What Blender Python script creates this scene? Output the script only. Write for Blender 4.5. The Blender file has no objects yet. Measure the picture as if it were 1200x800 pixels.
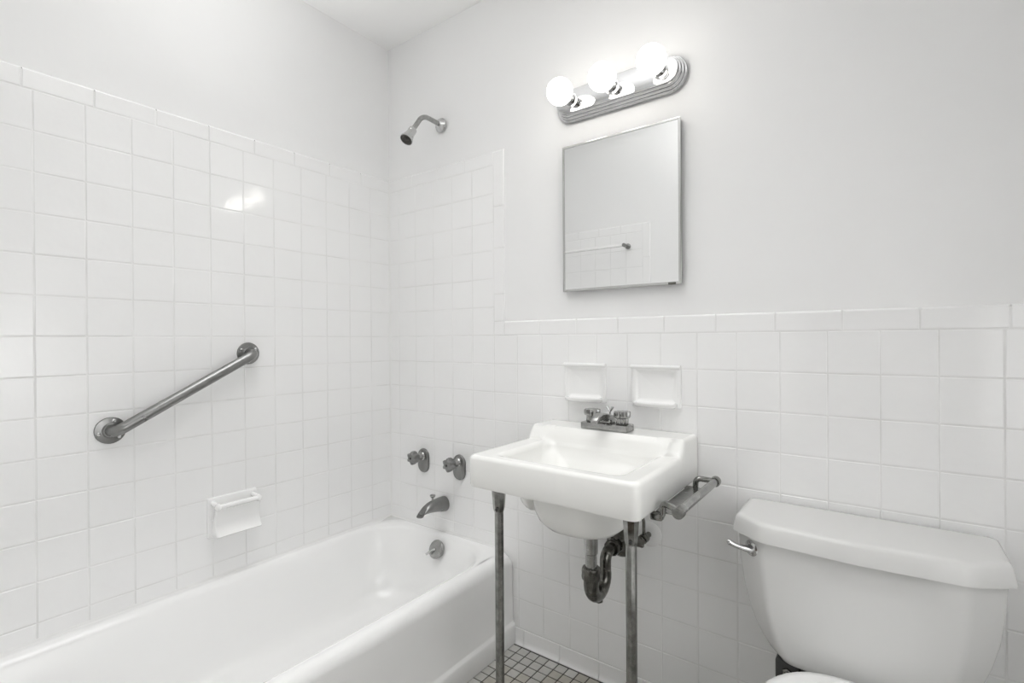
import bpy, bmesh, math, random
from mathutils import Vector, Matrix
random.seed(7)
S = bpy.context.scene
C = S.collection
PI = math.pi

# ------------------------------------------------------------------ camera, light, exposure
cam = bpy.data.objects.new('camera', bpy.data.cameras.new('camera'))
C.objects.link(cam)
R = Vector((0.80347358, 0.59530528, -0.00646798))
U = Vector((0.00339707, 0.00627973, 0.99997451))
B = Vector((0.59533072, -0.80347507, 0.0030233))
M = Matrix((R, U, B)).transposed().to_4x4()
M.translation = Vector((1.8286, -1.5260, 1.1418))
cam.matrix_world = M
cam.data.sensor_fit = 'HORIZONTAL'
cam.data.sensor_width = 36.0
cam.data.lens = 588.39 / 1200 * 36
cam.data.clip_start = 0.01
S.camera = cam

W = bpy.data.worlds.new('world'); S.world = W
W.use_nodes = True
W.node_tree.nodes['Background'].inputs[0].default_value = (0.9, 0.95, 1, 1)
W.node_tree.nodes['Background'].inputs[1].default_value = 0.1

def area(name, loc, aim, sx, sy, watts, col, spread=180):
    l = bpy.data.lights.new(name, 'AREA'); l.shape = 'RECTANGLE'; l.size = sx; l.size_y = sy
    l.energy = watts; l.color = col
    o = bpy.data.objects.new(name, l); C.objects.link(o); o.location = loc; o.rotation_euler = Vector(aim).to_track_quat('-Z', 'Y').to_euler(); l.spread = math.radians(spread)
    return o
BULB = 6.2
area('right_bounce_fill_light', (1.5, -1.0, 1.05), (1, -.15, -.05), 0.5, 0.5, 7.4, (1, 1, 1), 100)  # added fill, bounced off the right wall; not a source in the room
area('tub_bounce_fill_light', (0.45, -0.85, 1.75), (0, 0, 1), 0.5, 0.5, 1.7, (1, 1, 1), 100)  # added fill aimed at the ceiling above the tub
area('mid_bounce_fill_light', (1.2, -1.05, 1.75), (0, 0, 1), 0.5, 0.5, 4.9, (1, 1, 1), 100)  # added fill aimed at the ceiling to lift the middle of the room
area('hall_fill_light', (1.8, -2.5, 2.42), (0, 0, -1), 0.8, 0.8, 3, (1, 0.98, 0.95), 120)  # added fill so the unseen hall is not black; no fixture
area('overhead_fill_light', (0.95, -0.80, 2.46), (0, 0, -1), 1.4, 0.9, 4.0, (1, 1, 1), 90)  # added soft top fill for tub, sink and lid; no ceiling fixture exists

S.view_settings.view_transform = 'Standard'
S.view_settings.look = 'None'
S.view_settings.gamma = 1
S.view_settings.use_curve_mapping = False
S.view_settings.exposure = 0.0
S.cycles.max_bounces = 14
S.cycles.diffuse_bounces = 9
S.cycles.glossy_bounces = 6
S.cycles.use_denoising = True
S.cycles.caustics_reflective = False
S.cycles.sample_clamp_indirect = 8

# ------------------------------------------------------------------ materials
def mat(name, col, rough=0.5, metal=0.0, spec=0.5, var=0.0, vscale=6.0, bump=0.0, bscale=60.0, rvar=0.0, coat=0.0, dark=None):
    m = bpy.data.materials.new(name); m.use_nodes = True
    nt = m.node_tree; b = nt.nodes['Principled BSDF']
    col = (*col, 1) if len(col) == 3 else col
    b.inputs['Base Color'].default_value = col
    b.inputs['Roughness'].default_value = rough
    b.inputs['Metallic'].default_value = metal
    b.inputs['Specular IOR Level'].default_value = spec
    b.inputs['Coat Weight'].default_value = coat
    tc = nt.nodes.new('ShaderNodeTexCoord')
    if var or rvar:
        n = nt.nodes.new('ShaderNodeTexNoise'); n.inputs['Scale'].default_value = vscale; n.inputs['Detail'].default_value = 5
        nt.links.new(tc.outputs['Object'], n.inputs['Vector'])
        if var:
            r = nt.nodes.new('ShaderNodeValToRGB'); e = r.color_ramp.elements
            e[0].position = 0.3; e[1].position = 0.7
            e[0].color = dark if dark else tuple(c * (1 - var) for c in col[:3]) + (1,)
            e[1].color = col
            nt.links.new(n.outputs['Fac'], r.inputs['Fac']); nt.links.new(r.outputs['Color'], b.inputs['Base Color'])
        if rvar:
            mr = nt.nodes.new('ShaderNodeMapRange')
            mr.inputs['To Min'].default_value = max(0.02, rough - rvar); mr.inputs['To Max'].default_value = rough + rvar
            nt.links.new(n.outputs['Fac'], mr.inputs['Value']); nt.links.new(mr.outputs['Result'], b.inputs['Roughness'])
    if bump:
        n2 = nt.nodes.new('ShaderNodeTexNoise'); n2.inputs['Scale'].default_value = bscale; n2.inputs['Detail'].default_value = 3
        bp = nt.nodes.new('ShaderNodeBump'); bp.inputs['Strength'].default_value = bump; bp.inputs['Distance'].default_value = 0.01
        nt.links.new(tc.outputs['Object'], n2.inputs['Vector'])
        nt.links.new(n2.outputs['Fac'], bp.inputs['Height']); nt.links.new(bp.outputs['Normal'], b.inputs['Normal'])
    return m

PLASTER = mat('painted_plaster', (0.85, 0.85, 0.848), 0.55, spec=0.3, var=0.02, vscale=2.5, bump=0.12, bscale=9)
CEIL = mat('ceiling_paint', (0.88, 0.88, 0.876), 0.7, spec=0.2, bump=0.08, bscale=12)
TILE = mat('white_glazed_tile', (0.88, 0.88, 0.878), 0.075, spec=0.6, var=0.02, vscale=5, bump=0.08, bscale=14)
GROUT = mat('wall_grout', (0.85, 0.85, 0.845), 0.6, spec=0.3, var=0.3, vscale=7, dark=(0.71, 0.71, 0.70, 1))
CAULK = mat('white_caulk', (0.80, 0.80, 0.79), 0.4)
FTILE = [mat('floor_tile_%s' % n, c, 0.35, spec=0.4, var=0.12, vscale=40) for n, c in
         (('grey', (0.52, 0.515, 0.49)), ('warm_grey', (0.47, 0.45, 0.40)), ('pale_grey', (0.59, 0.585, 0.56)))]
FGROUT = mat('floor_grout', (0.07, 0.065, 0.06), 0.95, spec=0.1, var=0.4, vscale=20)
PORC = mat('white_porcelain', (0.88, 0.88, 0.876), 0.07, spec=0.5)
SINKP = mat('sink_enamel', (0.85, 0.85, 0.83), 0.09, spec=0.5)
TUBE = mat('tub_enamel', (0.88, 0.88, 0.876), 0.13, spec=0.5, bump=0.015, bscale=8)
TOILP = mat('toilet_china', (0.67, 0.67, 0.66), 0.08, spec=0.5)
CERAM = mat('ceramic_accessory', (0.87, 0.87, 0.865), 0.12, spec=0.5)
CHROME = mat('polished_chrome', (0.60, 0.60, 0.60), 0.10, 1.0, rvar=0.05, vscale=30)
WORN = mat('worn_chrome', (0.45, 0.45, 0.44), 0.24, 1.0, var=0.3, vscale=45, rvar=0.1)
STRIP = mat('mirror_bright_strip', (0.56, 0.56, 0.565), 0.05, 1.0)
SATIN = mat('satin_steel', (0.29, 0.29, 0.285), 0.30, 1.0, var=0.15, vscale=35, rvar=0.08)
LEGM = mat('tarnished_leg_chrome', (0.34, 0.34, 0.325), 0.20, 1.0, var=0.45, vscale=60, rvar=0.1)
TRAPM = mat('tarnished_brass_chrome', (0.20, 0.195, 0.18), 0.25, 1.0, var=0.5, vscale=50, rvar=0.1)
DARK = mat('dark_rubber', (0.05, 0.05, 0.048), 0.55)
NOZZLE = mat('dark_nozzle', (0.10, 0.095, 0.085), 0.35, 0.6)
MIRROR = mat('mirror_glass', (0.93, 0.935, 0.935), 0.0, 1.0)
FRAMEM = mat('stainless_frame', (0.58, 0.58, 0.57), 0.18, 1.0)
HALLP = mat('hall_paint', (0.55, 0.54, 0.52), 0.7)
HALLF = mat('hall_floor_wood', (0.20, 0.12, 0.07), 0.4, var=0.3, vscale=6)
DOORP = mat('door_frame_paint', (0.72, 0.72, 0.71), 0.35)

def emis(name, col, st):
    m = bpy.data.materials.new(name); m.use_nodes = True
    b = m.node_tree.nodes['Principled BSDF']
    b.inputs['Base Color'].default_value = (0.9, 0.9, 0.9, 1)
    b.inputs['Emission Color'].default_value = (*col, 1); b.inputs['Emission Strength'].default_value = st
    return m
BULBM = emis('lit_frosted_glass', (1.0, 0.965, 0.91), BULB)

# ------------------------------------------------------------------ mesh helpers
ORIGIN = {}
class MB:
    def __init__(s): s.v = []; s.f = []; s.m = []; s.cur = 0
    def mi(s, i): s.cur = i; return s
    def add(s, vs, fs):
        o = len(s.v); s.v += [tuple(p) for p in vs]
        for f in fs: s.f.append(tuple(i + o for i in f)); s.m.append(s.cur)
        return s
    def loft(s, rings, cap0=True, cap1=True, closed=True):
        n = len(rings[0]); vs = [p for r in rings for p in r]; fs = []
        for i in range(len(rings) - 1):
            for j in range(n if closed else n - 1):
                k = (j + 1) % n
                fs.append((i * n + j, i * n + k, (i + 1) * n + k, (i + 1) * n + j))
        if cap0: fs.append(tuple(range(n - 1, -1, -1)))
        if cap1: fs.append(tuple((len(rings) - 1) * n + j for j in range(n)))
        return s.add(vs, fs)
    def tube(s, path, r, n=16, cap=True, phase=0.0):
        path = [Vector(p) for p in path]; k = len(path)
        rs = r if isinstance(r, (list, tuple)) else [r] * k
        rings = []; nrm = None
        for i, p in enumerate(path):
            t = (path[min(i + 1, k - 1)] - path[max(i - 1, 0)]).normalized()
            if nrm is None:
                a = Vector((0, 0, 1)) if abs(t.z) < 0.9 else Vector((1, 0, 0))
                nrm = (a - t * a.dot(t)).normalized()
            else: nrm = (nrm - t * nrm.dot(t)).normalized()
            bn = t.cross(nrm)
            rings.append([p + (nrm * math.cos(phase + 2 * PI * j / n) + bn * math.sin(phase + 2 * PI * j / n)) * rs[i] for j in range(n)])
        return s.loft(rings, cap, cap)
    def lathe(s, prof, org, axis, n=28, shape=None):
        org = Vector(org); ax = Vector(axis).normalized()
        a = Vector((0, 0, 1)) if abs(ax.z) < 0.9 else Vector((1, 0, 0))
        u = (a - ax * a.dot(ax)).normalized(); w = ax.cross(u)
        rings = []
        for r, h in prof:
            rings.append([org + ax * h + (u * math.cos(2 * PI * j / n) + w * math.sin(2 * PI * j / n)) * max(r, 1e-5) * (shape(2 * PI * j / n, h) if shape else 1) for j in range(n)])
        return s.loft(rings)
    def rbox(s, lo, hi, b=0.003, seg=2):
        x0, y0, z0 = lo; x1, y1, z1 = hi; rings = []
        b = min(b, (x1 - x0) * .49, (y1 - y0) * .49, (z1 - z0) * .49)
        def ring(ins, z):
            return [Vector((x, y, z)) for x, y in poly([(x0 + ins, y0 + ins), (x1 - ins, y0 + ins), (x1 - ins, y1 - ins), (x0 + ins, y1 - ins)], max(b - ins, b * 0.15), seg)]
        for i in range(seg + 1):
            a = PI / 2 * i / seg; rings.append(ring(b * (1 - math.sin(a)), z0 + b * (1 - math.cos(a))))
        for i in range(seg, -1, -1):
            a = PI / 2 * i / seg; rings.append(ring(b * (1 - math.sin(a)), z1 - b * (1 - math.cos(a))))
        return s.loft(rings)
    def sphere(s, c, r, n=24, sc=(1, 1, 1)):
        pr = [(r * math.sin(PI * i / n), -r * math.cos(PI * i / n)) for i in range(n + 1)]
        c = Vector(c); rings = [[c + Vector((q * math.cos(2 * PI * j / n) * sc[0], q * math.sin(2 * PI * j / n) * sc[1], h * sc[2])) for j in range(n)] for q, h in pr[1:-1]]
        return s.loft(rings)
    def build(s, name, mats, parent=None, ang=35, flat=False):
        if not isinstance(mats, (list, tuple)): mats = [mats]
        org = ORIGIN.get(parent, Vector()) if parent else Vector()
        me = bpy.data.meshes.new(name)
        me.from_pydata([Vector(p) - org for p in s.v], [], s.f)
        for m in mats: me.materials.append(m)
        me.polygons.foreach_set('material_index', s.m)
        bm = bmesh.new(); bm.from_mesh(me)
        bmesh.ops.recalc_face_normals(bm, faces=bm.faces)
        bm.to_mesh(me); bm.free()
        if not flat:
            me.shade_smooth(); me.set_sharp_from_angle(angle=math.radians(ang))
        o = bpy.data.objects.new(name, me); C.objects.link(o)
        if parent: o.parent = parent
        ORIGIN[o] = org
        return o

def poly(pts, r, m=5, k=1):
    """rounded polygon outline (2-D), m+1 points on each corner and k subdivisions of each side"""
    n = len(pts); rr = r if isinstance(r, (list, tuple)) else [r] * n; out = []
    P = [Vector(p) for p in pts]; arcs = []
    for i in range(n):
        a, b, c = P[i - 1], P[i], P[(i + 1) % n]
        d1 = (a - b).normalized(); d2 = (c - b).normalized()
        ang = math.acos(max(-1, min(1, d1.dot(d2)))); t = rr[i] / math.tan(ang / 2)
        t = min(t, (a - b).length * .499, (c - b).length * .499); q = t * math.tan(ang / 2)
        cen = b + (d1 + d2).normalized() * (q / math.sin(ang / 2))
        s0 = b + d1 * t - cen; e0 = b + d2 * t - cen
        a0 = math.atan2(s0.y, s0.x); a1 = math.atan2(e0.y, e0.x); da = (a1 - a0 + PI) % (2 * PI) - PI
        L = s0.length
        arcs.append([cen + Vector((math.cos(a0 + da * j / m), math.sin(a0 + da * j / m))) * L for j in range(m + 1)])
    for i in range(n):
        out += arcs[i]
        e = arcs[i][-1]; f = arcs[(i + 1) % n][0]
        for j in range(1, k): out.append(e.lerp(f, j / k))
    return [(p.x, p.y) for p in out]

def rect(x0, x1, y0, y1, r, m=6, k=1):
    return poly([(x0, y0), (x1, y0), (x1, y1), (x0, y1)], r, m, k)

def fillet(pts, r, seg=8):
    P = [Vector(p) for p in pts]; out = [P[0]]
    for i in range(1, len(P) - 1):
        d1 = (P[i - 1] - P[i]).normalized(); d2 = (P[i + 1] - P[i]).normalized()
        ang = math.acos(max(-1, min(1, d1.dot(d2))))
        if ang > PI - 0.02: out.append(P[i]); continue
        t = min(r / math.tan(ang / 2), (P[i - 1] - P[i]).length * .49, (P[i + 1] - P[i]).length * .49); q = t * math.tan(ang / 2)
        cen = P[i] + (d1 + d2).normalized() * (q / math.sin(ang / 2))
        a = P[i] + d1 * t - cen; b = P[i] + d2 * t - cen
        for j in range(seg + 1): out.append(cen + a.normalized().slerp(b.normalized(), j / seg) * q)
    out.append(P[-1]); return out

def thing(name, label, cat, loc, group=None):
    o = bpy.data.objects.new(name, None); C.objects.link(o); o.location = loc; o.empty_display_size = 0.05
    o['label'] = label; o['category'] = cat
    if group: o['group'] = group
    ORIGIN[o] = Vector(loc); return o
def tag(o, label, cat, group=None):
    o['label'] = label; o['category'] = cat
    if group: o['group'] = group
    return o
def struct(o): o['kind'] = 'structure'; return o
def copy_tree(o, parent=None, off=None, label=None):
    c = o.copy(); C.objects.link(c)
    if parent: c.parent = parent
    if off is not None: c.location = Vector(o.location) + Vector(off)
    if label: c['label'] = label
    ORIGIN[c] = ORIGIN[o]
    for ch in list(o.children): copy_tree(ch, c)
    return c

# ------------------------------------------------------------------ the room
Z0 = 1.16            # height of the wainscot's top tile joint
P = 0.11             # tile pitch
OX, OY = 0.2813, -0.1068
XR, YF, ZC = 2.28, -1.535, 2.48
T = 0.10
PL = 0.005           # tile stands this far proud of the plaster

def slab(name, lo, hi, m):
    mb = MB(); x0, y0, z0 = lo; x1, y1, z1 = hi
    v = [(x, y, z) for z in (z0, z1) for y in (y0, y1) for x in (x0, x1)]
    mb.add(v, [(0, 1, 3, 2), (4, 5, 7, 6), (0, 1, 5, 4), (2, 3, 7, 6), (0, 2, 6, 4), (1, 3, 7, 5)])
    return struct(mb.build(name, m, flat=True))
wall_back = slab('wall_back', (-T, PL, -0.1), (XR + T, PL + T, ZC), PLASTER)
wall_left = slab('wall_left', (-T - PL, YF - T, -0.1), (-PL, PL + T, ZC), PLASTER)
wall_right = slab('wall_right', (XR + PL, YF - T, -0.1), (XR + PL + T, PL + T, ZC), PLASTER)
DX0, DX1, DZ = 1.43, 2.20, 2.05      # doorway the picture is taken from
mb = MB()
for lo, hi in (((-PL, YF - T, -.1), (DX0, YF - PL, ZC)), ((DX1, YF - T, -.1), (XR + PL, YF - PL, ZC)), ((DX0, YF - T, DZ), (DX1, YF - PL, ZC))):
    x0, y0, z0 = lo; x1, y1, z1 = hi
    v = [(x, y, z) for z in (z0, z1) for y in (y0, y1) for x in (x0, x1)]
    mb.add(v, [(0, 1, 3, 2), (4, 5, 7, 6), (0, 1, 5, 4), (2, 3, 7, 6), (0, 2, 6, 4), (1, 3, 7, 5)])
wall_front = struct(mb.build('wall_front', PLASTER, flat=True))
ceiling = slab('ceiling', (-T - PL, -3.4, ZC), (3.2, PL + T, ZC + 0.1), CEIL)
floor = slab('floor', (-T, YF - T, -0.1), (XR + T, PL + T, -0.0012), FGROUT)
slab('floor_hall', (0.5, -3.4, -0.1), (3.2, YF - T, 0.0), HALLF)
slab('wall_hall_far', (0.4, -3.5, -0.1), (3.3, -3.4, ZC), HALLP)
slab('wall_hall_left', (0.4, -3.4, -0.1), (0.5, YF - T, ZC), HALLP)
slab('wall_hall_right', (3.2, -3.4, -0.1), (3.3, YF - T, ZC), HALLP)
slab('wall_hall_near', (XR + PL + T, YF - T - .1, -0.1), (3.2, YF - T, ZC), HALLP)
mb = MB()
for lo, hi in (((DX0 - .07, YF - T - .012, 0), (DX0, YF - T, DZ + .07)), ((DX1, YF - T - .012, 0), (DX1 + .07, YF - T, DZ + .07)), ((DX0, YF - T - .012, DZ), (DX1, YF - T, DZ + .07)),
               ((DX0 - .001, YF - T, 0), (DX0 + .015, YF - PL - .02, DZ)), ((DX1 - .015, YF - T, 0), (DX1 + .001, YF - PL - .02, DZ)), ((DX0, YF - T, DZ - .015), (DX1, YF - PL - .02, DZ + .001))):
    mb.rbox(lo, hi, .003)
struct(mb.build('trim_1', DOORP))

# ---- tiles: every one a bevelled, very slightly tilted slab over the grout
class Tiles:
    def __init__(s, fn): s.fn = fn; s.mb = MB()
    def grout(s, u0, v0, u1, v1, d=0.0008):
        f = s.fn; s.mb.mi(1); s.mb.add([f(u0, v0, -d), f(u1, v0, -d), f(u1, v1, -d), f(u0, v1, -d)], [(0, 1, 2, 3)])
        e = PL + .001
        s.mb.add([f(u0, v0, -d), f(u1, v0, -d), f(u1, v1, -d), f(u0, v1, -d), f(u0, v0, -e), f(u1, v0, -e), f(u1, v1, -e), f(u0, v1, -e)],
                 [(0, 1, 5, 4), (1, 2, 6, 5), (2, 3, 7, 6), (3, 0, 4, 7)])
    def cell(s, u0, v0, u1, v1, g=0.0022, b=0.0022, tilt=0.00022, edge=(0, 0, 0, 0), extra=0.0):
        """edge: bullnose radius on the (left, bottom, right, top) side"""
        f = s.fn; s.mb.mi(0)
        tx, ty = random.uniform(-tilt, tilt), random.uniform(-tilt, tilt)
        off = random.uniform(-.00012, .00012) + extra
        u0 += 0 if edge[0] else g / 2; v0 += 0 if edge[1] else g / 2; u1 -= 0 if edge[2] else g / 2; v1 -= 0 if edge[3] else g / 2
        rad = [e if e else b for e in edge]
        rings = []; n = 6 if any(edge) else 3
        for i in range(n + 1):
            a = PI / 2 * i / n; q = 1 - math.sin(a)
            dep = [(1 - math.cos(a))] * 4
            ring = []
            for (u, su, ru), (v, sv, rv) in (((u0, 1, 0), (v0, 1, 1)), ((u1, -1, 2), (v0, 1, 1)), ((u1, -1, 2), (v1, -1, 3)), ((u0, 1, 0), (v1, -1, 3))):
                pu = u + su * rad[ru] * (1 - math.cos(a)); pv = v + sv * rad[rv] * (1 - math.cos(a))
                r = max(rad[ru], rad[rv]) if any(edge) else b
                r = min(r, PL + .001)
                w = -(1 - math.sin(a)) * r
                tl = tx * (1 if u == u1 else -1) + ty * (1 if v == v1 else -1)
                ring.append(f(pu, pv, w + off + tl))
            rings.append(ring)
        s.mb.loft(rings, cap0=False)
    def field(s, us, vs, inside=None):
        for i in range(len(us) - 1):
            for j in range(len(vs) - 1):
                if inside is None or inside((us[i] + us[i + 1]) / 2, (vs[j] + vs[j + 1]) / 2):
                    s.cell(us[i], vs[j], us[i + 1], vs[j + 1])
    def build(s, name, wall):
        return s.mb.build(name, [TILE, GROUT], wall, flat=True)
def steps(a0, a1, org, pitch):
    k0 = math.floor((a0 - org) / pitch) ; out = [a0]
    x = org + k0 * pitch
    while x < a1 - 0.004:
        if x > a0 + 0.004: out.append(x)
        x += pitch
    return out + [a1]

TUBZ = 0.338
SX = OX + 3 * P            # 0.611: where the surround's last column ends
TX = SX + 0.0505           # outer edge of the vertical bullnose
ZT = Z0 + 6 * P            # 1.82: top of the surround's square tiles
CAP = 0.0535
def f_back(u, v, w): return Vector((u, -w, v))
def f_left(u, v, w): return Vector((w, u, v))
def f_right(u, v, w): return Vector((XR - w, u, v))
def f_front(u, v, w): return Vector((u, YF + w, v))

tb = Tiles(f_back)
tb.grout(0, 0.055, TX - .006, ZT + CAP - .006); tb.grout(TX - .01, 0.0, XR, Z0 + CAP - .006)
ux = steps(0.0, XR, OX, P); vz = steps(0.06, ZT, Z0, P)
tb.field(ux, vz, lambda u, v: (u < SX and v > TUBZ - .1) or v < Z0)
caps = [1.436 + .1537 * k for k in range(-5, 6)]
cu = [TX] + [c for c in caps if c > TX + .03 and c < XR] + [XR]
for a, b in zip(cu, cu[1:]): tb.cell(a, Z0, b, Z0 + CAP, edge=(0, 0, 0, .006))
tb.cell(SX, Z0, TX, Z0 + CAP)
tv = [Z0 + CAP, Z0 + .159, Z0 + .3365, Z0 + .498, ZT + CAP]
for a, b in zip(tv, tv[1:]): tb.cell(SX, a, TX, b, edge=(0, 0, .006, .006 if b > ZT else 0))
su = [0.0, .155, .309, .463, SX]
for a, b in zip(su, su[1:]): tb.cell(a, ZT, b, ZT + CAP, edge=(0, 0, 0, .006))
tb.build('tile_field', wall_back)

tl = Tiles(f_left)
tl.grout(YF, 0.3, 0, ZT + CAP - .006)
tl.field(steps(YF, 0.0, OY, P), steps(0.28, ZT, Z0, P))
cl = sorted([YF, 0.0] + [-.004 - .1530 * k for k in range(1, 11) if -.004 - .153 * k > YF + .02])
for a, b in zip(cl, cl[1:]): tl.cell(a, ZT, b, ZT + CAP, edge=(0, 0, 0, .006))
tl.build('tile_field', wall_left)

tr = Tiles(f_right)
tr.grout(YF, 0.0, 0, Z0 + CAP - .006)
tr.field(steps(YF, 0.0, -.05, P), steps(0.06, Z0, Z0, P))
cr = sorted([YF, 0.0] + [-.1 - .1537 * k for k in range(0, 10) if -.1 - .1537 * k > YF + .02])
for a, b in zip(cr, cr[1:]):
    tr.cell(a, Z0, b, Z0 + CAP, edge=(0, 0, 0, .006)); tr.cell(a, 0.002, b, .06)
tr.build('tile_field', wall_right)

tf = Tiles(f_front)
tf.grout(0, 0.0, TX - .006, ZT + CAP - .006); tf.grout(TX - .01, 0, DX0 - .004, Z0 + CAP - .006)
tf.field(steps(0.0, DX0, OX, P), steps(0.06, ZT, Z0, P), lambda u, v: (u < SX and v > TUBZ - .1) or v < Z0)
for a, b in zip(tv, tv[1:]): tf.cell(SX, a, TX, b, edge=(0, 0, .006, .006 if b > ZT else 0))
for a, b in zip(su, su[1:]): tf.cell(a, ZT, b, ZT + CAP, edge=(0, 0, 0, .006))
fu = [TX] + [.667 + .1537 * k for k in range(1, 5)] + [DX0]
tf.cell(SX, Z0, TX, Z0 + CAP)
for a, b in zip(fu, fu[1:]):
    tf.cell(a, Z0, b, Z0 + CAP, edge=(0, 0, 0, .006)); tf.cell(a, .002, b, .06)
tf.build('tile_field', wall_front)

# cove base tiles of the back wall: a little thicker, flared out at the floor
mb = MB()
bu = [.70, .745, .90, 1.055, 1.209, 1.363, 1.517, 1.671, 1.825, 1.979, 2.133, XR]
for a, b in zip(bu, bu[1:]):
    a += .001; b -= .001
    prof = [(-.0005, .059), (.0012, .0585), (.002, .057), (.002, .022), (.003, .014), (.006, .007), (.0105, .003), (.0105, .0), (-.001, 0)]
    mb.loft([[Vector((a, -d, z)) for d, z in prof], [Vector((a + .0008, -d - (.0004 if 0 < i < 7 else 0), z)) for i, (d, z) in enumerate(prof)],
             [Vector((b - .0008, -d - (.0004 if 0 < i < 7 else 0), z)) for i, (d, z) in enumerate(prof)], [Vector((b, -d, z)) for d, z in prof]])
struct(mb.build('baseboard_back', TILE, ang=25))

# floor mosaic
mb = MB()
fp = 0.0402
ix = 0
x = .703 - fp * 3
while x < XR:
    y = -.013; 
    while y > YF - .02:
        if x > .66:
            mb.mi(random.choice((0, 0, 0, 1, 1, 2)))
            g = .0018; x0, x1, y0, y1 = x + g, x + fp - g, y - .0386 + g, y - g
            t = random.uniform(0, .0003); b = .0016
            mb.loft([[Vector(p) for p in ((x0, y0, -.0013), (x1, y0, -.0013), (x1, y1, -.0013), (x0, y1, -.0013))],
                     [Vector(p) for p in ((x0 + b * .3, y0 + b * .3, -.0003 + t), (x1 - b * .3, y0 + b * .3, -.0003 + t), (x1 - b * .3, y1 - b * .3, -.0003 + t), (x0 + b * .3, y1 - b * .3, -.0003 + t))],
                     [Vector(p) for p in ((x0 + b, y0 + b, t), (x1 - b, y0 + b, t), (x1 - b, y1 - b, t), (x0 + b, y1 - b, t))]], cap0=False)
        y -= .0386
    x += fp
mb.build('mosaic_tiles', FTILE, floor, flat=True)

# ------------------------------------------------------------------ bathtub
tub = thing('bathtub', 'long white enamel bathtub with rolled rim along the left wall', 'bathtub', (.35, -.765, 0))
def tr_(x0, x1, y0, y1, r, z):
    return [Vector((x, y, z)) for x, y in rect(x0, x1, y0, y1, r, 10, 24)]
Y1, Y0 = -.0015, YF + .0015
rings = []
for x1, z in ((.60, .004), (.708, .0), (.711, .004), (.711, .070), (.709, .077), (.7035, .083), (.702, .088), (.699, .2)):
    rings.append(tr_(.0015, x1, Y0, Y1, [.002, .004, .010, .002], z))
for i in range(9):
    a = PI / 2 * i / 8
    rings.append(tr_(.0015, .698 - .042 * (1 - math.cos(a)), Y0, Y1 - .006 * (i / 8), [.002, .004, .010 + .03 * i / 8, .002], .297 + .042 * math.sin(a)))
I = (.030, .648, -1.495, -.026)
def inn(e, r, z, ey=None):
    ey = e if ey is None else ey
    return tr_(I[0] + e * .9, I[1] - e, I[2] + ey * 2.2, I[3] - ey, r, z)
for i in range(0, 10):
    q = PI / 2 * .72 * i / 9
    rings.append(inn(-.014 + .034 * math.sin(q), .17 - .01 * i / 9, .339 - .034 * (1 - math.cos(q))))
for e, r, z in ((.030, .158, .292), (.042, .15, .245), (.062, .145, .16),
                (.080, .14, .105), (.105, .13, .075), (.135, .12, .063), (.18, .10, .058), (.25, .05, .056)):
    rings.append(inn(e, r, z))
MB().loft(rings).build('tub_body', TUBE, tub, ang=60)
# overflow plate with trip lever
oc = Vector((.358, -.069, .290)); on = Vector((0, -.90, .43)).normalized()
mb = MB().lathe([(.0, -.02), (.030, -.02), (.036, -.004), (.037, .0), (.036, .004), (.031, .007), (.012, .009), (.0, .0095)], oc, on, 32)
op = mb.build('overflow_plate', WORN, tub)
side = Vector((1, 0, 0)); upv = on.cross(side)
mb = MB()
d = (-side * .75 + upv * (-.75 if upv.z > 0 else .75)).normalized()
mb.tube([oc + on * .008, oc + on * .016 + d * .012, oc + on * .020 + d * .040], [.006, .005, .0045], 10)
mb.build('trip_lever', CHROME, op)
MB().lathe([(0, -.004), (.03, -.004), (.03, .002), (.024, .004), (.0, .003)], (.34, -.30, .058), (0, 0, 1)).build('drain', CHROME, tub)
# caulk round the tub
mb = MB()
mb.loft([[Vector((0, y, .336)), Vector((.007, y, .3395)), Vector((.0025, y, .342)), Vector((0, y, .349))] for y in (YF, 0)])
mb.loft([[Vector((x, 0, .332)), Vector((x, -.008, .3385)), Vector((x, -.0025, .342)), Vector((x, 0, .349))] for x in (0, .655)])
mb.loft([[Vector((0, 0, z)), Vector((.006, 0, z)), Vector((.0022, -.0022, z)), Vector((0, -.006, z))] for z in (.337, 1.873)])
struct(mb.build('trim_2', CAULK))

# ------------------------------------------------------------------ tub fittings on the back wall
def stadium(cx, cz, hw, hh, y, n=16):
    """upright or lying stadium outline in the x-z plane at depth y"""
    r = min(hw, hh); out = []
    for sgn, a0 in ((1, 0), (-1, PI)):
        for j in range(n + 1):
            a = a0 + PI * j / n
            if hh >= hw: out.append(Vector((cx + r * math.cos(a), y, cz + sgn * (hh - r) + r * math.sin(a))))
            else:
                a -= PI / 2; out.append(Vector((cx + sgn * (hw - r) + r * math.cos(a), y, cz + r * math.sin(a))))
    return out
def lobes(n, amp): return lambda a, h: 1 + amp * math.cos(n * a)
vx, vz0 = .2175, .621
GV = 'tub taps on the back wall'
valve = thing('tub_tap', 'left of the two tub taps, lobed knob nearest the room corner', 'tap', (vx, 0, vz0), GV)
pl = MB().loft([stadium(vx, vz0, .033, .052, .001), stadium(vx, vz0, .033, .052, -.004), stadium(vx, vz0, .031, .050, -.008), stadium(vx, vz0, .026, .045, -.0105)])
esc = pl.build('escutcheon', SATIN, valve)
MB().lathe([(.019, .006), (.019, .014), (.015, .018), (.0135, .022), (.0135, .05), (.012, .052)], (vx, 0, vz0 + .022), (0, -1, 0)).build('stem', WORN, valve)
kn = MB().lathe([(.014, .040), (.020, .044), (.0245, .052), (.0255, .066), (.024, .074), (.019, .078), (.008, .079), (.0, .079)], (vx, 0, vz0 + .022), (0, -1, 0), 48, lambda a, h: 1 + .16 * math.cos(6 * a) * (1 if h > .043 and h < .079 else 0))
ko = kn.build('knob', SATIN, valve)
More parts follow.
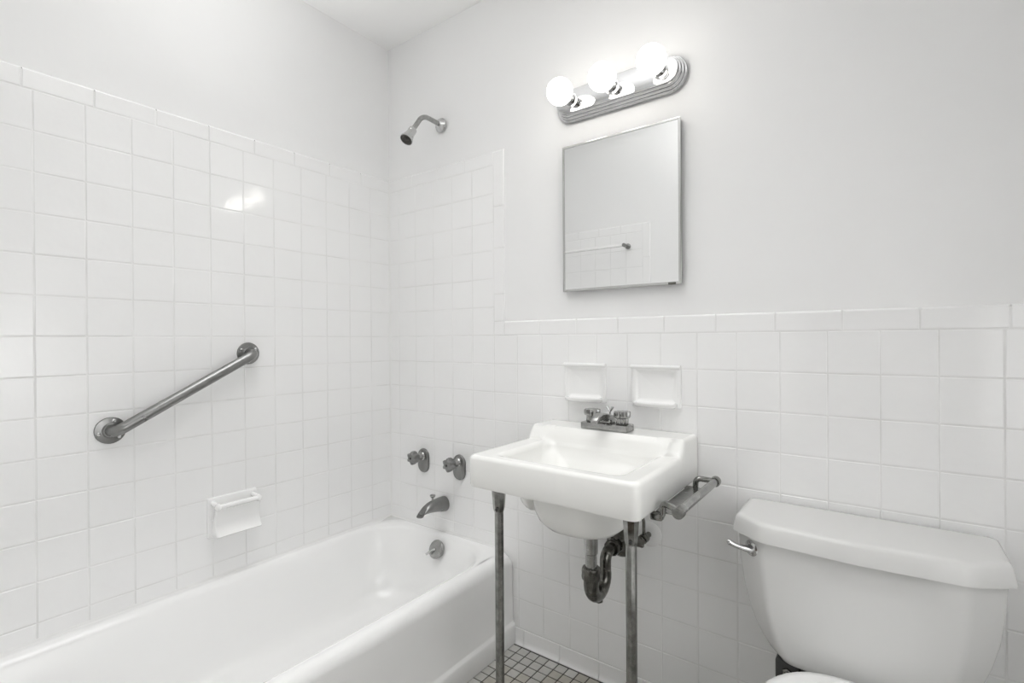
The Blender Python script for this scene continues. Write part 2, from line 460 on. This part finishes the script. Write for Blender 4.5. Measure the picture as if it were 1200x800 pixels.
MB().lathe([(.005, .078), (.005, .081), (.0035, .082), (0, .082)], (vx, 0, vz0 + .022), (0, -1, 0), 14).build('screw', DARK, ko)
copy_tree(valve, None, (.2095, 0, .0), 'right of the two tub taps, lobed knob just left of the sink')

sp = thing('tub_spout', 'grey metal tub spout with a small pull knob, above the tub rim', 'spout', (.340, 0, .456))
def ell(y, z, rx, rz, tilt=0.0, n=24):
    return [Vector((.340 + rx * math.cos(2 * PI * j / n), y + rz * math.sin(2 * PI * j / n) * math.sin(tilt), z + rz * math.sin(2 * PI * j / n) * math.cos(tilt))) for j in range(n)]
MB().loft([ell(.001, .456, .027, .031), ell(-.004, .456, .028, .032), ell(-.03, .459, .0275, .0300), ell(-.06, .462, .0255, .026), ell(-.09, .462, .0225, .0215, .15), ell(-.115, .458, .0195, .0180, .4),
           ell(-.132, .450, .0175, .0155, .85), ell(-.139, .442, .0165, .0145, 1.3), ell(-.1395, .438, .0150, .013, 1.5)]).build('spout_body', SATIN, sp, ang=50)
MB().lathe([(.0045, 0), (.0045, .020), (.0085, .022), (.0115, .027), (.0112, .031), (.006, .033), (0, .0335)], (.340, -.070, .478), (0, 0, 1), 18).build('pull_knob', WORN, sp)

sh = thing('shower_head', 'small chrome shower head on a bent arm high in the corner', 'shower head', (.334, 0, 2.046))
X = .334
arm = fillet([(X, .002, 2.046), (X, -.03, 2.049), (X, -.105, 2.052), (X, -.172, 1.956)], .060, 12)
MB().tube(arm, .0096, 18).build('shower_arm', WORN, sh)
MB().lathe([(.029, -.001), (.0295, .004), (.026, .009), (.016, .014), (.0115, .020), (.0, .020)], (X, 0, 2.046), (0, -1, 0)).build('escutcheon', CHROME, sh)
hd = Vector((0, -.067, -.096)).normalized(); ho = Vector((X, -.158, 1.976))
hb = MB().lathe([(.0, -.002), (.0115, -.002), (.0165, .001), (.0172, .014), (.0165, .017), (.0180, .030), (.0215, .047), (.0258, .056), (.0262, .062), (.0240, .062), (.0225, .056), (0, .056)], ho, hd, 32).build('spray_head', CHROME, sh)
MB().lathe([(.0225, .0562), (.0215, .059), (.0150, .0585), (.0140, .0562), (.009, .0562), (.008, .060), (.005, .062), (0, .062)], ho, hd, 28).build('nozzle', NOZZLE, hb)

# ------------------------------------------------------------------ grab bar, left wall
A = Vector((0, -1.045, .884)); Bq = Vector((0, -.645, 1.100)); o = Vector((1, 0, 0))
gb = thing('grab_bar', 'brushed steel grab bar sloping across the left tiled wall', 'grab bar', (0, -.845, .992))
dr = (Bq - A).normalized()
path = fillet([A + o * .002, A + o * .052, Bq + o * .052, Bq + o * .002], .036, 10)
MB().tube(path, .0160, 24).build('bar', SATIN, gb)
def flange(c, rot):
    f = MB().lathe([(.039, -.0005), (.039, .0025), (.0375, .0045), (.022, .0065), (.019, .012), (.0165, .012)], c, (1, 0, 0), 36).build('flange', SATIN, gb)
    for k in range(3):
        a = rot + 2 * PI * k / 3
        p = c + Vector((.0048, .029 * math.cos(a), .029 * math.sin(a)))
        MB().lathe([(.0048, 0), (.0048, .0012), (.003, .0026), (0, .003)], p, (1, 0, 0), 12).build('screw', CHROME, f)
flange(A, 1.3); flange(Bq, .55)

# ------------------------------------------------------------------ soap dish with grip, left wall
dy, dz = -.7035, .548
sd = thing('soap_dish', 'white ceramic soap dish with grip bar below the sloping grab bar', 'soap dish', (0, dy, dz))
def xr_(x0, ins, w=.0825, h=.068, r=.006):
    return [Vector((x0, dy + a, dz + b)) for a, b in rect(-w + ins, w - ins, -h + ins, h - ins, max(r - ins, .001), 4)]
MB().loft([xr_(-.001, 0), xr_(.006, 0), xr_(.0085, .001), xr_(.010, .004)]).build('wall_plate', CERAM, sd)
def prof(y, s=1.0):
    pts = [(.008, -.060), (.046, -.061), (.055, -.0585), (.0575, -.054), (.054, -.049), (.045, -.038), (.0395, -.020), (.0395, .0), (.0415, .016), (.0465, .028), (.050, .034), (.045, .036), (.034, .010), (.030, .0), (.022, -.006), (.014, .0), (.010, .020), (.008, .020)]
    return [Vector((.008 + (a - .008) * s, y, dz + b * (1 if s == 1 else .97))) for a, b in pts]
MB().loft([prof(dy - .073, .90), prof(dy - .071, .97), prof(dy - .066), prof(dy - .03, 1.05), prof(dy + .03, 1.05), prof(dy + .071), prof(dy + .075, .97), prof(dy + .077, .90)]).build('tray', CERAM, sd, ang=50)
mb = MB()
mb.tube(fillet([(.006, dy - .066, dz + .050), (.052, dy - .066, dz + .044), (.052, dy + .066, dz + .044), (.006, dy + .066, dz + .050)], .010, 6), .0085, 14)
mb.sphere((.050, dy - .067, dz + .043), .0115, 14, (1.1, .9, 1.1)); mb.sphere((.050, dy + .067, dz + .043), .0115, 14, (1.1, .9, 1.1))
mb.build('grip_bar', CERAM, sd)

# ------------------------------------------------------------------ soap holders over the sink
def holder(cx, cz, label):
    t = thing('soap_holder', label, 'soap holder', (cx, 0, cz), 'ceramic holders over the sink')
    def fr(y, ins, dz_=0.0, r=.006, tp=0):
        return [Vector((cx + a * (1 - tp * (.5 - b / .13)), y, cz + b + dz_)) for a, b in rect(-.0785 + ins, .0785 - ins, -.064 + ins, .066 - ins, max(r - ins, .002), 4)]
    MB().loft([fr(.001, 0), fr(-.006, 0), fr(-.0095, .0015), fr(-.011, .005), fr(-.0105, .011), fr(-.007, .017), fr(-.003, .021), fr(-.0022, .028)]).build('backplate', CERAM, t, ang=50)
    def lip(x):
        return [Vector((x, a, cz + b)) for a, b in ((-.004, .055), (-.012, .0555), (-.0175, .059), (-.0180, .064), (-.014, .068), (-.004, .068))]
    MB().loft([lip(cx - .0785), lip(cx - .077), lip(cx + .077), lip(cx + .0785)]).build('top_lip', CERAM, t, ang=60)
    def sh_(z, w, d, k=0.0):
        out = []
        for j in range(21):
            a = PI * j / 20; c_, s_ = math.cos(a), math.sin(a)
            out.append(Vector((cx + w * math.copysign(abs(c_) ** .35, c_), -.004 - d * abs(s_) ** .55, z)))
        return out
    MB().loft([sh_(cz - .064, .050, .012), sh_(cz - .063, .060, .024), sh_(cz - .058, .067, .034), sh_(cz - .050, .069, .038), sh_(cz - .047, .0675, .0365), sh_(cz - .047, .063, .033), sh_(cz - .052, .058, .026), sh_(cz - .053, .05, .015)]).build('tray', CERAM, t, ang=60)
holder(1.0105, .994, 'left of the two square ceramic holders on the tiles above the sink')
holder(1.2575, .993, 'right of the two square ceramic holders on the tiles above the sink')

# ------------------------------------------------------------------ sink
SX0, SX1, SY0, SY1 = .874, 1.384, -.457, -.0015
SCX = 1.129
sink = thing('sink', 'white wall sink with a raised back ledge on two chrome legs', 'sink', (SCX, -.22, 0))
RIM, LEDGE = .817, .043
def smooth(t): t = max(0, min(1, t)); return t * t * (3 - 2 * t)
def led(y): return LEDGE * smooth((y + .156) / .034)
def so(d, r=.022):
    return rect(SX0 + d, SX1 - d, SY0 + d, SY1 - d * .7, [max(r - d * .5, .004)] * 2 + [max(.008 - d * .3, .003)] * 2, 8, 56)
def bo(d, r=.035):
    return rect(.945 + d, 1.325 - d, -.413 + d, -.146 - d, [max(r + d * .3, .01)] * 4, 8, 56)
def at_z(o2, z, k=0.0): return [Vector((x, y, z + k * led(y))) for x, y in o2]
def mix(a, b, t): return [(p[0] + (q[0] - p[0]) * t, p[1] + (q[1] - p[1]) * t) for p, q in zip(a, b)]
rings = []
for cx, cy, hx, hy, r, z in ((1.137, -.255, .03, .03, .025, .600), (1.137, -.255, .07, .065, .06, .6025), (1.137, -.257, .105, .092, .088, .611), (1.137, -.26, .126, .108, .104, .630), (1.137, -.262, .139, .118, .113, .66), (1.137, -.265, .145, .119, .115, .700), (1.137, -.268, .147, .116, .112, .728)):
    rings.append(at_z(rect(cx - hx, cx + hx, cy - hy, cy + hy, r, 8, 56), z))
rings += [at_z(so(.03), .79), at_z(so(.018), .785), at_z(so(.014), .738), at_z(so(.010), .730), at_z(so(.003), .728), at_z(so(.0), .734),
          at_z(so(0), .770), at_z(so(0), .806, 1), at_z(so(.0015), .8105, 1), at_z(so(.005), .8148, 1), at_z(so(.011), .817, 1)]
for i in range(1, 10): rings.append(at_z(mix(so(.011), bo(-.010), i / 10), .817, 1))
for i in range(0, 9):
    q = PI / 2 * .93 * i / 8
    rings.append(at_z(bo(-.010 + .020 * math.sin(q)), .817 - .020 * (1 - math.cos(q)), max(0, 1 - i / 6) if i > 2 else 1))
rings += [at_z(bo(.018), .783), at_z(bo(.030, .045), .769), at_z(bo(.044, .05), .756), at_z(bo(.056, .055), .736), at_z(bo(.068, .06), .714), at_z(bo(.082, .055), .697), at_z(bo(.10, .05), .684), at_z(bo(.128, .04), .677)]
MB().loft(rings).build('basin', SINKP, sink, ang=50)
def ov(z, e): return [Vector((x, y, z)) for x, y in rect(.893 + e, .988 - e, -.265 + e, -.115 - e, max(.045 - e * .7, .005), 8)]
MB().loft([ov(.608, .04), ov(.610, .033), ov(.618, .022), ov(.632, .010), ov(.655, .003), ov(.690, .0), ov(.712, .0)]).build('overflow_chamber', SINKP, sink, ang=50)
MB().lathe([(0, -.003), (.03, -.003), (.03, .002), (.022, .003), (.018, -.001), (0, -.001)], (SCX, -.2795, .6775), (0, 0, 1)).build('drain', CHROME, sink)
def leg(x, y):
    l = MB().tube([(x, y, .01), (x, y, .68)], .0128, 8, phase=.39).build('leg', LEGM, sink, flat=True)
    MB().lathe([(.0135, .662), (.0145, .664), (.0165, .672), (.0185, .70), (.0205, .727), (.0205, .788)], (x, y, 0), (0, 0, 1), 8).build('socket', LEGM, l, ang=30)
    MB().lathe([(.026, .0), (.026, .004), (.018, .008), (.015, .02), (.0128, .022)], (x, y, 0), (0, 0, 1), 20).build('foot', LEGM, l)
    MB().lathe([(.004, 0), (.004, .008), (0, .009)], (x + .004, y - .012, .672), (.3, -1, 0), 10).build('set_screw', DARK, l)
leg(.9590, -.419); leg(1.3515, -.419)

# faucet
FX, FY, FZ = 1.131, -.088, RIM + LEDGE - .0005
fc = thing('faucet', 'chrome sink faucet with two fluted knobs on the back ledge', 'faucet', (FX, FY, FZ))
MB().rbox((FX - .078, FY - .029, FZ), (FX + .078, FY + .027, FZ + .022), .0035, 2).build('deck_plate', WORN, fc, ang=30)
for s in (-1, 1):
    kx = FX + s * .051
    k = MB().lathe([(.0165, .020), (.0165, .024), (.0175, .026), (.0175, .040), (.0225, .043), (.0235, .047), (.0235, .058), (.0225, .061), (.012, .062), (0, .062)], (kx, FY, FZ), (0, 0, 1), 60,
                   lambda a, h: 1 + (.11 * math.cos(10 * a) if h > .025 and h < .062 else 0)).build('knob', WORN, fc, ang=40)
    MB().lathe([(.019, .0215), (.019, .0245), (.0165, .0247)], (kx, FY, FZ), (0, 0, 1), 20).build('collar', DARK, k)
def sq(y, z, w, h, t):
    return [Vector((FX + a, y - b * math.sin(t), z + b * math.cos(t))) for a, b in rect(-w, w, -h, h, min(w, h) * .5, 3)]
MB().loft([sq(FY + .020, FZ + .032, .017, .012, 0), sq(FY, FZ + .035, .017, .014, 0), sq(FY - .03, FZ + .044, .0155, .012, -.1), sq(FY - .052, FZ + .047, .0140, .010, .15), sq(FY - .072, FZ + .043, .0125, .009, .55), sq(FY - .083, FZ + .035, .012, .008, 1.1), sq(FY - .084, FZ + .030, .011, .0075, 1.4)]).build('spout', WORN, fc, ang=50)
MB().rbox((FX - .021, FY - .02, FZ + .02), (FX + .021, FY + .024, FZ + .036), .006, 3).build('spout_base', WORN, fc)
mb = MB().tube([(FX + .002, FY + .018, FZ + .03), (FX + .002, FY + .018, FZ + .055)], .0028, 10)
mb.tube([(FX + .002, FY + .018, FZ + .052), (FX + .012, FY + .018, FZ + .070)], [.0025, .0045], 10).tube([(FX + .002, FY + .018, FZ + .052), (FX - .008, FY + .018, FZ + .070)], [.0025, .0045], 10)
mb.build('lift_rod', CHROME, fc)

# towel bar on the sink's right side
tbx, tbz = 1.450, .7445
tw = thing('towel_bar', 'worn chrome towel bar fixed to the right side of the sink', 'towel bar', (1.42, -.22, .72))
MB().tube([(tbx, -.388, tbz), (tbx, -.060, tbz)], .0105, 20).build('rail', WORN, tw)
for y, yy in ((-.372, -.352), (-.073, -.092)):
    mb = MB().tube(fillet([(1.378, yy, .718), (1.402, yy, .716), (1.404, yy, .752), (tbx, y, tbz + .002)], .012, 6), [.011] * 6 + [.0075] * 11 if False else .0078, 12)
    mb.lathe([(.0, -.011), (.0125, -.011), (.014, -.008), (.014, .008), (.0125, .011), (0, .011)], (tbx, y - .006 if y < -.2 else y + .004, tbz), (0, 1, 0), 22)
    mb.rbox((1.374, yy - .012, .708), (1.404, yy + .012, .7255), .005, 2)
    mb.build('bracket', LEGM, tw)
MB().rbox((1.383, -.345, .7235), (1.440, -.095, .7275), .0015).build('mounting_strap', WORN, tw)

# drain trap and shutoffs
TXc, TYc = 1.134, -.205
tp = thing('drain_trap', 'tarnished dark P-shaped drain trap under the sink', 'drain pipe', (TXc, -.1, .37))
MB().lathe([(.034, .6015), (.036, .599), (.034, .596), (.022, .594), (.022, .588), (.0255, .587), (.0255, .566), (.021, .565)], (TXc, TYc, 0), (0, 0, 1), 24).build('drain_nut', TRAPM, tp)
mb = MB().lathe([(.020, .592), (.020, .515), (.0185, .513), (.0172, .512), (.0172, .42)], (TXc, TYc, 0), (0, 0, 1), 20)
mb.build('tailpiece', WORN, tp)
jp = [(TXc, TYc, .466), (TXc, TYc, .432)] + [(TXc, TYc + .047 * (1 - math.cos(a)), .422 - .047 * math.sin(a)) for a in [PI * i / 12 for i in range(13)]] + \
     fillet([(TXc, TYc + .094, .43), (TXc, TYc + .094, .482), (TXc, -.03, .482)], .034, 10) + [(TXc, .002, .482)]
jr = [.0225, .0225] + [.0225 - .004 * i / 12 for i in range(13)]
jr += [.0175] * (len(jp) - len(jr))
MB().tube(jp, jr, 20).build('trap_bend', TRAPM, tp, ang=60)
MB().lathe([(.021, .436), (.027, .438), (.0285, .446), (.0275, .458), (.0285, .464), (.0265, .472), (.020, .473)], (TXc, TYc, 0), (0, 0, 1), 10).build('slip_nut', TRAPM, tp)
MB().lathe([(.010, .0), (.014, .0), (.014, .008), (.012, .012), (0, .012)], (TXc, TYc + .047, .363), (0, 0, -1), 6).build('cleanout_plug', TRAPM, tp)
MB().lathe([(.0235, .0), (.0255, .003), (.0255, .022), (.0235, .025), (.0175, .025)], (TXc, -.072, .482), (0, 1, 0), 10).build('slip_nut', TRAPM, tp)
MB().lathe([(.047, -.001), (.047, .004), (.042, .010), (.028, .017), (.0215, .030), (.0175, .03)], (TXc, 0, .480), (0, -1, 0), 30).build('wall_flange', TRAPM, tp)
mb = MB().tube(fillet([(TXc, -.2, .594), (TXc - .052, -.228, .586)], .01), .0045, 10); mb.sphere((TXc - .054, -.229, .586), .008, 12)
mb.build('stopper_rod', DARK, tp)

def stop_valve(x, z, label, left):
    t = thing('shutoff_valve', label, 'valve', (x, 0, z), 'water shutoffs under the sink')
    er = .040 if not left else .024
    MB().lathe([(er, -.001), (er, .001), (er - .004, .0035), (.018, .006), (.012, .006)], (x, 0, z), (0, -1, 0), 30).build('escutcheon', PORC if not left else TRAPM, t)
    MB().tube([(x, 0, z), (x, -.045, z)], .009, 14).lathe([(.013, .03), (.0145, .033), (.0145, .055), (.012, .058), (0, .058)], (x, 0, z), (0, -1, 0), 16).build('valve_body', TRAPM, t)
    MB().lathe([(.006, .055), (.006, .072), (.016, .074), (.017, .080), (.015, .084), (0, .085)], (x, 0, z), (0, -1, 0), 24, lambda a, h: 1 + (.1 * math.cos(5 * a) if h > .072 else 0)).build('handle', TRAPM, t)
    sx = FX - .05 if left else FX + .05
    MB().tube(fillet([(x, -.045, z), (x, -.045, z + .06), (sx, -.06, z + .12), (sx, -.08, .784)], .03, 6), .0048, 10).build('supply_tube', TRAPM, t)
stop_valve(1.060, .500, 'dark shutoff valve behind the drain trap', True)
stop_valve(1.232, .528, 'shutoff valve with a round white wall plate behind the right sink leg', False)

# ------------------------------------------------------------------ medicine cabinet mirror
mc = thing('mirror_cabinet', 'rectangular mirror cabinet in a thin steel frame over the sink', 'mirror', (1.138, 0, 1.557))
mx0, mx1, mz0, mz1, my = .9335, 1.3425, 1.307, 1.8075, -.018
def mr_(y, ins, r=.001): return [Vector((x, y, z)) for x, z in rect(mx0 + ins, mx1 - ins, mz0 + ins, mz1 - ins, r, 2)]
MB().loft([mr_(PL, .004), mr_(my + .003, .004)]).build('cabinet_body', FRAMEM, mc)
MB().loft([mr_(my + .006, .0), mr_(my + .0005, 0), mr_(my, .0006), mr_(my - .0003, .003), mr_(my, .0075), mr_(my + .0018, .0085), mr_(my + .004, .0085)], False, False).build('frame', FRAMEM, mc)
MB().loft([mr_(my + .0045, .006), mr_(my + .0012, .006)]).build('mirror_glass', MIRROR, mc, flat=True)
MB().rbox((1.304, my - .004, mz0 - .0015), (1.326, my + .002, mz0 + .0065), .0015).build('catch', TRAPM, mc)

# ------------------------------------------------------------------ vanity light
lf = thing('vanity_light', 'chrome strip light with three lit globe bulbs above the mirror', 'light fixture', (1.1355, 0, 1.946))
lx, lz = 1.1355, 1.946
prof_l = [(0, .004), (0, -.009), (.0012, -.0105), (.0050, -.0115), (.0056, -.0205), (.0068, -.022), (.0106, -.023), (.0112, -.032), (.0124, -.0335), (.0162, -.0345), (.0168, -.0415), (.0180, -.0435), (.021, -.044)]
MB().loft([stadium(lx, lz, .2255 - i, .0555 - i, y, 20) for i, y in prof_l]).build('backplate', STRIP, lf, ang=25)
for bx in (.9855, 1.1360, 1.2920):
    sk = MB().lathe([(.024, .043), (.024, .046), (.0185, .048), (.0185, .056), (.0195, .057), (.0195, .064), (.0185, .065), (.0185, .074), (.0195, .076), (.0195, .079), (.012, .079)], (bx, 0, lz), (0, -1, 0), 28).build('socket', CHROME, lf, ang=30)
    pr = [(.0, .070), (.013, .070), (.0145, .078)]
    rb = .0425; cb = .119
    for i in range(4, 25):
        a = PI * i / 24 * .97 + PI * .03
        pr.append((rb * math.sin(a), cb - rb * math.cos(a)))
    MB().lathe(pr, (bx, 0, lz + .0005), (0, -1, 0), 32).build('bulb', BULBM, lf, ang=80)

# ------------------------------------------------------------------ toilet
TCX = 1.777
to = thing('toilet', 'white two-piece toilet with a chrome flush lever right of the sink', 'toilet', (TCX, -.35, 0))
def plan(hw, kx, yb, ys, yf, z, r=.012, bow=.012):
    pts = [(TCX - hw, yb), (TCX - hw, ys), (TCX - kx, yf), (TCX, yf - bow), (TCX + kx, yf), (TCX + hw, ys), (TCX + hw, yb)]
    return [Vector((x, y, z)) for x, y in poly(pts, [.012, r, r * 3.2, .25, r * 3.2, r, .012], 8, 3)]
tk = []
for z, hw, kx, ys, yf in ((.372, .150, .115, -.130, -.170), (.367, .160, .125, -.140, -.182), (.371, .166, .138, -.150, -.188), (.385, .177, .148, -.155, -.191), (.41, .194, .157, -.157, -.194), (.44, .209, .164, -.159, -.196), (.48, .223, .172, -.160, -.199),
                          (.53, .235, .179, -.161, -.201), (.59, .243, .184, -.162, -.203), (.652, .247, .187, -.162, -.204), (.662, .240, .182, -.158, -.198)):
    tk.append(plan(hw, kx, -.022, ys, yf, z))
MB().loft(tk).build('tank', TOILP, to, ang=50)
ld = []
for z, d in ((.664, -.004), (.659, .004), (.6575, .009), (.6585, .0122), (.663, .0125), (.683, .0090), (.693, .0068), (.698, .0040), (.7008, -.001), (.7018, -.008), (.702, -.016), (.702, -.05), (.702, -.09)):
    ld.append(plan(.246 + d, .180 + d * .8, -.012 + min(d, 0) * .7, -.166 - d * .8, -.213 - d, z, .016))
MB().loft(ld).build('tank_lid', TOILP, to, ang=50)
# flush lever on the tank's left chamfer
lc = Vector((1.567, -.1825, .626)); ln = Vector((-.42, -.907, 0)).normalized()
ls = MB().lathe([(.0, -.008), (.0190, -.008), (.0195, .003), (.0175, .006), (.011, .009), (.008, .016), (.0, .017)], lc, ln, 28).build('lever_escutcheon', CHROME, to)
e0 = lc + ln * .014
MB().tube([e0 + Vector((.006, 0, -.001)), e0 + Vector((-.004, -.004, .002)), e0 + Vector((-.018, -.010, .004)), e0 + Vector((-.030, -.014, .008)), e0 + Vector((-.041, -.016, .013)), e0 + Vector((-.046, -.016, .016))], [.006, .0085, .0065, .0062, .0075, .004], 14).build('lever', CHROME, ls)
# bowl: deck, rim and pedestal
def egg(z, hw, y0, y1, n=44, sq=2.3, bk=.75):
    """outline from y0 (back) to y1 (front)"""
    out = []; cy = y0 + (y1 - y0) * .46; 
    for j in range(n):
        a = 2 * PI * j / n; c_, s_ = math.cos(a), math.sin(a)
        e = 2 / sq
        x = hw * math.copysign(abs(c_) ** e, c_)
        y = cy + ((cy - y1) if s_ < 0 else (y0 - cy)) * math.copysign(abs(s_) ** (e if s_ < 0 else e * bk), s_)
        out.append(Vector((TCX + x, y, z)))
    return out
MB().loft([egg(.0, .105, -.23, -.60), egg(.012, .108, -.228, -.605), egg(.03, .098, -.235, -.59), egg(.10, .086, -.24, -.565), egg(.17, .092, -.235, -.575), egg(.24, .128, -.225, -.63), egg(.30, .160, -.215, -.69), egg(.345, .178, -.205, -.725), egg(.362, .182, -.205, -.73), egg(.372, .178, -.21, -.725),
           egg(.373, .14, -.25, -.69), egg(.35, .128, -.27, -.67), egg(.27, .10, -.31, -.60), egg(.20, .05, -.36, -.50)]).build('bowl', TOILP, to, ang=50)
def dk(z, ins):
    return [Vector((x, y, z)) for x, y in poly([(TCX - .105 + ins, -.05), (TCX - .125 + ins, -.20), (TCX - .172 + ins, -.33), (TCX + .172 - ins, -.33), (TCX + .125 - ins, -.20), (TCX + .105 - ins, -.05)], .02, 5)]
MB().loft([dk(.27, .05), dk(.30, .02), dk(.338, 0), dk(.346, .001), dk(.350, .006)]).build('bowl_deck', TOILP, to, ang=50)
MB().loft([[Vector((x, y, z)) for x, y in rect(TCX - .10, TCX + .10, -.175, -.045, .03)] for z in (.346, .372)]).build('tank_gasket', DARK, to)
def seat(z, ins, yb=-.232): return [Vector((p.x, p.y, z)) for p in egg(0, .176 - ins, yb - ins, -.735 + ins, 44, 2.5, 1.12)]
MB().loft([seat(.374, .004), seat(.374, .0), seat(.384, .0), seat(.390, .004), seat(.390, .05), seat(.374, .055)]).build('seat', PORC, to, ang=50)
MB().loft([seat(.391, .004), seat(.392, .0), seat(.402, .0), seat(.408, .005), seat(.410, .02), seat(.411, .08)]).build('seat_cover', PORC, to, ang=50)
for s in (-1, 1):
    MB().rbox((TCX + s * .07 - .018, -.262, .349), (TCX + s * .07 + .018, -.225, .395), .006).build('hinge', PORC, to)
    b = MB().rbox((TCX + s * .137 - .026, -.175, .318), (TCX + s * .137 + .026, -.115, .368), .004).build('tank_bracket', DARK, to)
    MB().lathe([(.011, 0), (.011, .005), (.006, .006), (.006, .010), (0, .010)], (TCX + s * .137, -.175, .343), (0, -1, 0), 6).build('bolt', LEGM, b)

# ------------------------------------------------------------------ towel bar over the tub's far end (seen in the mirror)
ft = thing('towel_bar', 'thin towel bar on the opposite tiled wall, seen in the mirror', 'towel bar', (.28, YF, 1.735))
MB().tube([(.003, YF + .06, 1.735), (.525, YF + .06, 1.735)], .0095, 14).build('rail', CERAM, ft)
MB().lathe([(.018, -.001), (.018, .005), (.0105, .010), (.0095, .048), (.012, .050), (.012, .070), (0, .072)], (.515, YF, 1.735), (0, 1, 0), 20).build('post', SATIN, ft)
MB().lathe([(.018, .0), (.018, .005), (.0125, .008), (.0125, .018), (.0095, .018)], (.0, YF + .06, 1.735), (1, 0, 0), 20).build('wall_socket', CERAM, ft)
